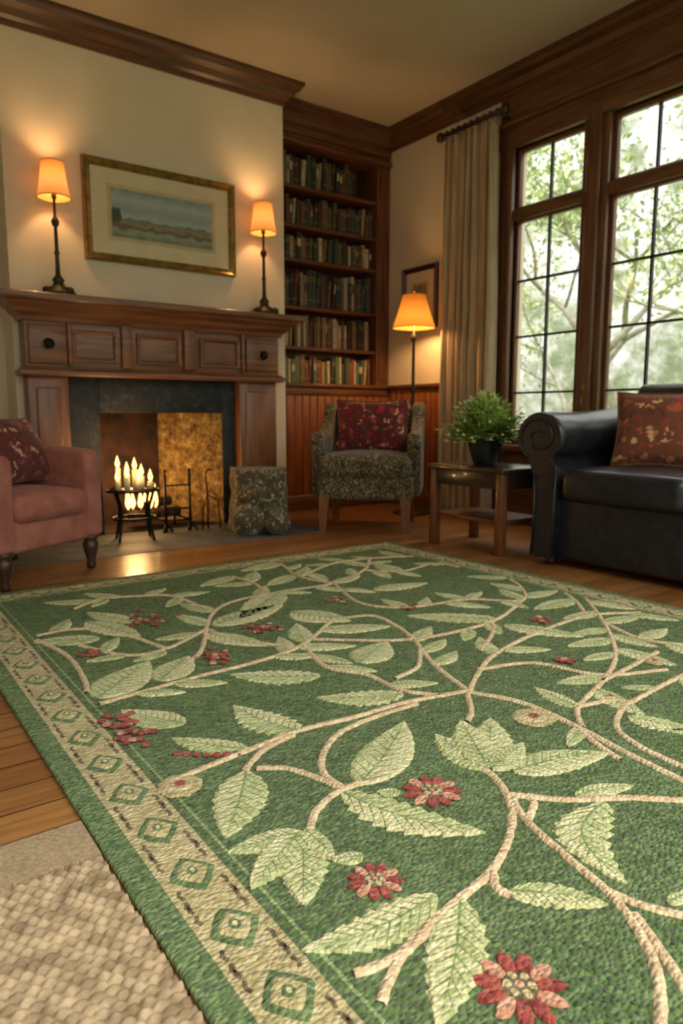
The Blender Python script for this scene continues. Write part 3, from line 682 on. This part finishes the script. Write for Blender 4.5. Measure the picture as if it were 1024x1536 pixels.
def leaf(b,t,ratio=.42,serr=.0,bend=.0,world=False,mat='rug_leaf',up=0.0):
    B=np.array(b,float) if world else U(*b); Tt=np.array(t,float) if world else U(*t)
    if not inside((B+Tt)/2,.22) or not inside(Tt,.19): return
    LM.append(((B+Tt)/2,np.linalg.norm(Tt-B)))
    d=Tt-B; L=np.linalg.norm(d); d/=L; nr=np.array([-d[1],d[0]]); W=L*ratio/2
    n=max(16,int(L/.007)); n=min(n,80)
    def mid(s_): return B+d*L*s_+nr*bend*L*math.sin(math.pi*s_)
    def wd(s_,sg):
        w=W*(max(0,math.sin(math.pi*min(1,s_**.75))))**.8
        if serr>0: w*=1-serr*((s_*9+(.3 if sg>0 else 0))%1.0)
        return max(w,.001)
    A=[mid(i/n)+nr*wd(i/n,1)+np.random.uniform(-.0015,.0015,2) for i in range(n+1)]
    C=[mid(i/n)-nr*wd(i/n,-1)+np.random.uniform(-.0015,.0015,2) for i in range(n+1)]
    M_=[mid(i/n) for i in range(n+1)]
    z=RT+.0012+up
    m2='rug_leaf2' if mat=='rug_leaf' else mat
    for si,(E,mt) in enumerate(((A,mat),(C,m2))):
        vs=[(p[0],p[1],z+.005) for p in M_]+[(p[0]*.8+q[0]*.2,p[1]*.8+q[1]*.2,z+.005) for p,q in zip(E,M_)]+[(p[0],p[1],RT+.001+up*.3) for p in E]; N1=n+1; fs=[]
        for i in range(n):
            for f in ((i,i+1,N1+i+1,N1+i),(N1+i,N1+i+1,2*N1+i+1,2*N1+i)): fs.append(f if si==0 else f[::-1])
        rg.add(vs,fs,mt,False)
    lv=.0052+up
    ribbon([mid(.02+.9*i/14) for i in range(15)],min(.015,max(.007,.07*W*2)),'rug_vein',lv,.0008,True,.0018)
    nv=9 if L>.14 else 5
    for i in range(nv):
        s0=.06+.78*i/nv
        for sg in (1,-1):
            s1=min(.97,s0+.13); e=mid(s1)+nr*sg*wd(s1,sg)*.9; a=mid(s0)
            ribbon([a+(e-a)*k/4 for k in range(5)],min(.013,max(.006,.06*W*2)),'rug_vein',lv-.0002,.0006,True,.0016)
def fan(c,tips,world=False):
    c0=U(*c)
    for i,t in enumerate(tips):
        T_=U(*t); d=(T_-c0); st=c0+d*.06
        leaf(tuple(st),tuple(T_),.50,.22,0,True,up=.0035*(i%2)+.001*i)
def disc(c,r,mat,lift,n=18,lob=0,amp=0,squash=1):
    poly([np.array([c[0]+r*(1+amp*math.cos(lob*a))*math.cos(a),c[1]+r*squash*(1+amp*math.cos(lob*a))*math.sin(a)]) for a in [2*math.pi*i/n for i in range(n)]],mat,lift)
def flower(px,r,world=False):
    c=np.array(px,float) if world else U(*px)
    if not inside(c,.2): return
    for k in range(11):
        a=2*math.pi*k/11; q=c+np.array([math.cos(a),math.sin(a)])*r*.68
        pts=[]
        for j in range(12):
            b_=2*math.pi*j/12; lx=math.cos(b_)*r*.36; ly=math.sin(b_)*r*.19
            pts.append(q+np.array([lx*math.cos(a)-ly*math.sin(a),lx*math.sin(a)+ly*math.cos(a)]))
        poly(pts,'rug_red' if k%3 else 'rug_pink',.0042+.0003*(k%2),.0012)
    disc(c,r*.42,'rug_dark',.0055,14); 
    for k in range(6):
        a=2*math.pi*k/6+.3; disc(c+np.array([math.cos(a),math.sin(a)])*r*.26,r*.12,'rug_band',.0072,8)
    disc(c,r*.12,'rug_pink',.0072,8)
def berries(px,n=12,r=.05,world=False):
    c=np.array(px,float) if world else U(*px)
    for k in range(n):
        q=c+np.random.normal(0,r*.5,2)
        if inside(q,.2): disc(q,random.uniform(.011,.018),random.choice(['rug_red','rug_red','rug_pink']),.0080+.0004*k/n,10)
def medal(px,r):
    c=U(*px)
    if not inside(c,.2): return
    disc(c,r,'rug_band',.0045,24,8,.05); disc(c,r*.66,'rug_vine',.0060,20); disc(c,r*.55,'rug_band',.0076,18); disc(c,r*.3,'rug_red',.0092,12,5,.2)
V=[
 [(555,1560),(600,1450),(650,1395),(690,1360),(735,1320),(762,1270),(766,1220),(740,1175),(688,1143)],
 [(766,1205),(790,1243),(850,1298),(910,1350),(950,1400),(982,1465),(990,1536),(985,1600)],
 [(910,1350),(962,1372),(1040,1392)],[(950,1385),(990,1440),(1040,1520)],
 [(762,1203),(850,1211),(940,1208),(1040,1213)],
 [(510,1482),(560,1466),(610,1440),(648,1398)],
 [(738,1322),(745,1345),(768,1358)],
 [(790,1243),(800,1215),(790,1205)],
 [(235,1192),(300,1165),(380,1132),(450,1105),(530,1085),(610,1062),(700,1045)],
 [(462,1262),(476,1225),(515,1194),(575,1178)],[(385,1163),(430,1163),(478,1178),(517,1196)],
 [(517,1194),(487,1172),(483,1145),(505,1112),(555,1087),(625,1064)],
 [(365,1168),(395,1135),(440,1112)],
 [(703,1046),(650,1003),(622,968),(600,948)],[(700,1046),(780,1062),(860,1097),(940,1140),(1040,1190)],
 [(125,1072),(200,1050),(300,1022),(385,1000),(452,975),(500,935)],
 [(128,1062),(128,1030),(100,990),(45,962)],
 [(455,975),(490,1008),(550,1020),(600,1043),(660,1052)],
 [(308,950),(320,925),(350,908),(420,893),(500,880),(545,860),(555,842)],
 [(310,950),(250,980),(190,990),(120,975)],[(310,950),(350,965),(440,978)],[(310,950),(300,985),(270,1010)],
 [(500,880),(540,910),(612,917),(700,905),(784,905),(760,872),(665,850),(640,838)],
 [(784,905),(745,935),(680,955),(600,967),(470,966)],
 [(860,880),(905,940),(922,990),(902,1030),(866,1070),(872,1100)],
 [(703,1046),(715,1020),(740,990),(800,958),(880,930),(960,925)],
 [(1040,1012),(985,1040),(935,1070),(925,1100),(960,1130),(1040,1168)],
 [(715,1012),(800,1002),(900,1020),(1000,1012)],[(630,980),(625,1008),(592,1026)],[(700,1046),(706,1075),(700,1092)],
 [(860,1097),(900,1130),(930,1150)],[(720,985),(740,950),(730,930)],[(905,940),(960,965),(1030,975)],
 [(400,895),(380,880),(350,870)],[(500,880),(450,870),(420,850)],[(600,948),(560,930),(500,935)],
 [(545,860),(600,862),(640,852)],[(760,872),(820,880),(860,905),(880,930)],
 [(45,962),(120,950),(190,960),(250,980)],[(200,900),(260,900),(320,925)],[(200,900),(150,905),(110,920)],
 [(860,1070),(910,1060),(950,1062)],[(985,985),(940,1010),(902,1030)],[(640,838),(560,842),(500,850),(450,870)],
]
for v in V: vine(v)
LV=[((770,1168),(912,1140),.4,.12,.05),((540,1188),(606,1092),.36,.05,-.03),((512,1200),(728,1262),.36,.3,-.08),
 ((370,1168),(338,1270),.45,.15,.02),((655,1358),(452,1442),.36,.3,.06),((690,1362),(655,1560),.36,.25,.03),
 ((762,1352),(912,1372),.42,.25,.05),((905,1216),(940,1342),.42,.3,-.22),((862,1207),(948,1190),.35,.1,.05),
 ((450,1108),(350,1068),.5,.3,.05),((278,1095),(182,1075),.5,.15,.03),((372,1135),(258,1118),.42,.3,.03),
 ((605,1050),(474,1056),.45,.3,.05),((480,1022),(345,1020),.45,.3,.05),((436,925),(526,938),.6,.05,0),
 ((148,1056),(224,1000),.5,.05,.0),((240,1030),(284,992),.55,.05,0),((150,965),(50,970),.5,.1,0),
 ((540,1002),(580,970),.6,.1,0),((480,952),(585,946),.4,.1,0),((745,935),(610,930),.4,.3,0),((755,945),(876,962),.4,.3,0),
 ((320,945),(424,913),.4,.1,0),((118,1042),(72,1008),.45,.2,0),((310,958),(402,976),.4,.1,0),((440,868),(400,884),.4,.1,0),
 ((380,880),(320,885),.4,.2,0),((560,890),(640,880),.4,.2,0),((600,862),(560,850),.5,.2,0),((940,1085),(1050,1108),.5,.3,0),
 ((130,940),(212,962),.4,.2,0),((200,940),(130,925),.4,.2,0),((545,1298),(498,1303),.6,0,0),((600,1200),(565,1200),.6,0,0),
 ((250,985),(200,1000),.4,.1,0),((190,990),(130,1000),.4,.1,0),((420,893),(360,935),.35,.1,0),((350,870),(300,885),.4,.1,0),
 ((420,850),(360,862),.4,.1,0),((860,905),(800,920),.4,.2,0),((905,940),(960,930),.4,.2,0),((866,1070),(800,1040),.4,.2,0),
 ((700,905),(650,895),.4,.2,0),((760,872),(700,870),.4,.2,0),((820,880),(870,870),.4,.2,0),((640,852),(700,845),.4,.2,0),
 ((500,880),(540,868),.4,.2,0),((612,917),(570,905),.4,.2,0),((985,1040),(930,1040),.35,.2,0),((872,1100),(850,1130),.35,.2,0),
 ((960,965),(1000,950),.4,.2,0),((1000,1370),(1035,1350),.4,.2,0)]
for (b,t,r,sr,bd) in LV: leaf(b,t,r*1.08,sr,bd)
fan((735,1170),[(652,1112),(690,1092),(735,1088),(785,1128)])
fan((455,1258),[(342,1292),(375,1348),(455,1375),(502,1305)])
FL=[((647,1198),.078),((562,1335),.06),((778,1497),.08)]
for p,r in FL: flower(p,r)
BR=(((222,938),24,.13),((330,993),20,.10),((392,950),20,.10),((205,1115),18,.05),((180,1092),16,.05),((850,1000),9,.05),((615,918),8,.04),((815,937),10,.06),((140,988),8,.04),((505,905),6,.05),((1000,890),6,.05))
for p,n_,r_ in BR: berries(p,n_,r_)
for k in range(7): disc(U(265+k*15,1144-abs(k-3)*1.0),.013,'rug_red',.005,10)
medal((800,1086),.07); medal((270,1190),.06); medal((915,1055),.03); medal((980,1000),.04)
for v in ([(1.0,.4),(1.4,.5),(1.8,.3),(2.2,.5),(2.7,.4),(3.1,.7)],[(1.8,.3),(1.9,0),(2.3,-.05)],[(2.2,.5),(2.3,.9),(2.7,1.2),(3.1,1.2)],[(1.0,.4),(.9,.1),(1.2,-.05)]): vine(v,world=True)
for (b,t) in (((1.4,.5),(1.3,.25)),((1.8,.3),(2.0,.6)),((2.7,.4),(2.6,.1)),((2.3,.9),(2.05,1.1)),((2.7,1.2),(2.9,.95)),((1.9,0),(1.6,.0)),((.9,.1),(.75,.3))): leaf(b,t,.42,.2,.05,True)
flower((2.4,.2),.08,True); flower((2.9,.2),.08,True); flower((1.4,-.02),.07,True)
# secondary leaves sprouting from the stems (denser towards the fireplace end)
occ=[U(*p) for p,_ in FL]+[U(*p[0]) for p in BR]+[U(800,1086)]
allv=np.array([q for s_ in VP for q in s_[::3]])
for s_ in VP:
    i=5
    while i<len(s_)-5:
        p=s_[i]; t=s_[i+3]-s_[i-3]; t=t/np.linalg.norm(t); i+=6
        if p[1]<1.9 and p[0]<2.1: continue
        for sg in (1,-1):
            a=rad(random.uniform(34,62))*sg; d=np.array([t[0]*math.cos(a)-t[1]*math.sin(a),t[0]*math.sin(a)+t[1]*math.cos(a)])
            L=random.uniform(.17,.28); tip=p+d*L; mid_=p+d*L*.55
            if any(np.linalg.norm(mid_-lm)<(L+ll)*.35 for lm,ll in LM): continue
            if any(np.linalg.norm(mid_-q)<.13 for q in occ): continue
            if np.min(np.linalg.norm(allv-tip,axis=1))<.03: continue
            leaf(tuple(p),tuple(tip),.44,.2,random.uniform(-.05,.05),True); break
def border(along,fixed,a0,a1):
    k=a0
    def pt(u,v): return np.array([fixed+v,u]) if along=='y' else np.array([u,fixed+v])
    def dm(r,e,sq=.88): return [pt(k+r*math.copysign(abs(math.cos(a))**e,math.cos(a)),r*sq*math.copysign(abs(math.sin(a))**e,math.sin(a))) for a in [2*math.pi*i/24 for i in range(24)]]
    while k<a1:
        poly(dm(.066,1.75,.80),'rug_edge',.0012,.0015); poly(dm(.044,1.7,.80),'rug_band',.0048,.0008); poly(dm(.018,1.2,.8),'rug_edge',.0062,.0008); poly(dm(.007,1.0,.8),'rug_leaf2',.0082,.0005)
        for s1 in (-1,1):
            for s2 in (-1,1):
                for q in (.055,.094):
                    ribbon([pt(k+s2*q-.015,s1*.048),pt(k+s2*q,s1*.054),pt(k+s2*q+.015,s1*.048)],.009,'rug_dark',.0012,.001,False,.001)
        k+=.198
border('y',RX0+.13,.93-.198*6,RY1-.15); border('y',RX1-.13,.0,RY1-.15); border('x',RY1-.13,RX0+.26,RX1-.2); border('x',RY0+.13,RX0+.26,RX1-.2)
gl=.222
for (x0,x1,y0_,y1_) in ((RX0+gl,RX0+gl+.008,RY0+gl,RY1-gl),(RX1-gl-.008,RX1-gl,RY0+gl,RY1-gl),(RX0+gl,RX1-gl,RY1-gl-.008,RY1-gl),(RX0+gl,RX1-gl,RY0+gl,RY0+gl+.008)):
    rect(x0,x1,y0_,y1_,'rug_vein',RT+.0018)
rg.obj('vine_pattern_area_rug')

# jute runner
jx0,jx1,jy0,jy1=-1.0,.425,-.3,1.52
st=.0034; nx=int((jx1-jx0)/st); ny=int((jy1-jy0)/st)
X,Y=np.meshgrid(np.linspace(jx0,jx1,nx),np.linspace(jy0,jy1,ny))
rw=.020; cw=.028; row=np.floor(Y/rw)
Hh=(np.abs(np.sin(np.pi*Y/rw))**.7)*(np.abs(np.sin(np.pi*(X/cw+.5*(row%2))))**.6)
Z=.002+.013*Hh+np.random.uniform(0,.0008,Hh.shape)
me=bpy.data.meshes.new('jute_rug'); V3=np.stack([X+.002*np.sin(Y*90),Y,Z],-1).reshape(-1,3)
idx=np.arange(nx*ny).reshape(ny,nx); F=np.stack([idx[:-1,:-1],idx[:-1,1:],idx[1:,1:],idx[1:,:-1]],-1).reshape(-1,4)
me.from_pydata(V3.tolist(),[],F.tolist()); me.materials.append(MATS['jute']); me.materials.append(MATS['rug_bind'])
me.polygons.foreach_set('use_smooth',[True]*len(F))
bm=bmesh.new(); bm.from_mesh(me)
def bb(x0,x1,y0_,y1_,z0,z1):
    r=bmesh.ops.create_cube(bm,size=1,matrix=Matrix.Translation(((x0+x1)/2,(y0_+y1_)/2,(z0+z1)/2))@Matrix.Diagonal((x1-x0,y1_-y0_,z1-z0,1)))
    for v in r['verts']:
        for f in v.link_faces: f.material_index=1
bb(jx0-.01,jx1,jy1-.002,jy1+.16,.001,.015); bb(jx0-.16,jx0,jy0,jy1+.16,.001,.015)
bm.to_mesh(me); bm.free(); o=bpy.data.objects.new('jute_rug',me); bpy.context.scene.collection.objects.link(o)

# ------------------------------------------------------------------ garden outside
def tree(name,loc,h,seed,nl=2600):
    rnd=random.Random(seed); m=MB(); tips=[]
    def br(p,d,L,r,dep):
        pts=[p]; q=Vector(p)
        for k in range(5):
            d=(d+Vector((rnd.uniform(-.22,.22),rnd.uniform(-.22,.22),rnd.uniform(-.08,.16)))).normalized(); q=q+d*L/5; pts.append(tuple(q))
        m.tube(pts,[r*(1-.1*k) for k in range(6)],'bark',6 if dep else 10)
        tips.extend(pts[2:] if dep>1 else [])
        if dep<4:
            for k in range(3):
                a=rnd.uniform(0,6.28); dd=(d*.7+Vector((math.cos(a)*.9,math.sin(a)*.9,rnd.uniform(-.1,.6)))).normalized()
                br(pts[rnd.choice([2,3,4,5])],dd,L*.72,r*.5,dep+1)
    br((0,0,0),Vector((0,0,1)),h*.38,.16,0)
    for k in range(nl):
        p=Vector(rnd.choice(tips))+Vector((rnd.gauss(0,.28),rnd.gauss(0,.28),rnd.gauss(0,.25))); s_=rnd.uniform(.04,.09)
        a=Vector((rnd.uniform(-1,1),rnd.uniform(-1,1),rnd.uniform(-1,1))).normalized()*s_; b_=a.cross(Vector((rnd.uniform(-1,1),rnd.uniform(-1,1),1))).normalized()*s_*.5
        m.add([tuple(p-a),tuple(p+b_),tuple(p+a),tuple(p-b_)],[(0,1,2,3)],rnd.choice(['tree_leaf_a','tree_leaf_a','tree_leaf_b']))
    m.obj(name,loc)
tree('garden_tree',(13,8.2,-.6),9,3,3600); tree('garden_tree.001',(12,5.2,-.6),8,5,3000); tree('garden_tree.002',(15,11.5,-.6),10,9,3400); tree('garden_tree.003',(17,6.5,-.6),10,12,3600)
m=MB(); m.box(5.6,30,-12,26,-.72,-.62,'lawn'); m.obj('lawn')

# ------------------------------------------------------------------ lights
def pl(name,loc,e,col,r=.05):
    l=bpy.data.lights.new(name,'POINT'); l.energy=e; l.color=col; l.shadow_soft_size=r
    o=bpy.data.objects.new(name,l); o.location=loc; bpy.context.scene.collection.objects.link(o)
pl('fire_light',(2.10,6.0,.45),12,(1,.54,.2),.08); pl('candle_light',(bx,by_-.05,.76),4.5,(1,.58,.24),.06)
sl=bpy.data.lights.new('fill_sun','SUN'); sl.energy=.95; sl.angle=rad(70); sl.color=(1,.97,.93)  # unseen soft sun from behind the camera, added to fill front faces
so=bpy.data.objects.new('fill_sun',sl); bpy.context.scene.collection.objects.link(so)
so.location=(2,-4,5); so.rotation_euler=Vector((-.15,.70,-.80)).to_track_quat('-Z','Y').to_euler()

# ------------------------------------------------------------------ world: hazy trees round the horizon, overcast sky above
w=bpy.data.worlds.new('garden_sky'); bpy.context.scene.world=w; w.use_nodes=True; nt=w.node_tree; nt.nodes.clear()
out=N(nt,'ShaderNodeOutputWorld'); bg=N(nt,'ShaderNodeBackground'); nt.links.new(bg.outputs[0],out.inputs[0])
tc=N(nt,'ShaderNodeTexCoord')
n1=N(nt,'ShaderNodeTexNoise'); n1.inputs['Scale'].default_value=13; n1.inputs['Detail'].default_value=10; n1.inputs['Roughness'].default_value=.75; nt.links.new(tc.outputs['Generated'],n1.inputs['Vector'])
c=ramp(nt,n1.outputs[0],[(.36,(.30,.38,.20,1)),(.45,(.62,.70,.44,1)),(.50,(.98,1.02,.86,1)),(.56,(1.45,1.46,1.4,1))])
sp=N(nt,'ShaderNodeSeparateXYZ'); nt.links.new(tc.outputs['Generated'],sp.inputs[0])
g=ramp(nt,sp.outputs['Z'],[(0.0,(.6,.62,.5,1)),(.15,(1,1,1,1))])
mx=N(nt,'ShaderNodeMix',data_type='RGBA',blend_type='MULTIPLY'); mx.inputs[0].default_value=1; nt.links.new(c,mx.inputs[6]); nt.links.new(g,mx.inputs[7])
f2=ramp(nt,sp.outputs['Z'],[(.50,(0,0,0,1)),(.72,(1,1,1,1))])
m2=N(nt,'ShaderNodeMix',data_type='RGBA'); nt.links.new(f2,m2.inputs[0]); nt.links.new(mx.outputs[2],m2.inputs[6]); m2.inputs[7].default_value=(5.6,5.4,5.1,1)
nt.links.new(m2.outputs[2],bg.inputs[0]); bg.inputs[1].default_value=1.1

# ------------------------------------------------------------------ camera
cd=bpy.data.cameras.new('camera'); cam=bpy.data.objects.new('camera',cd); bpy.context.scene.collection.objects.link(cam)
cd.sensor_fit='VERTICAL'; cd.sensor_height=36; cd.lens=1061/1536*36; cd.clip_start=.02
cam.location=(0,0,1); cam.rotation_euler=(rad(90-7.9),0,rad(-35.8))
cd.dof.use_dof=True; cd.dof.focus_distance=1.9*S; cd.dof.aperture_fstop=4.2
bpy.context.scene.camera=cam
bpy.context.scene.view_settings.view_transform='Standard'

# ------------------------------------------------------------------ scale to metres
done=set()
for o in bpy.data.objects:
    o.location=o.location*S
    if o.type=='MESH' and o.data.name not in done:
        done.add(o.data.name); o.data.transform(Matrix.Scale(S,4))
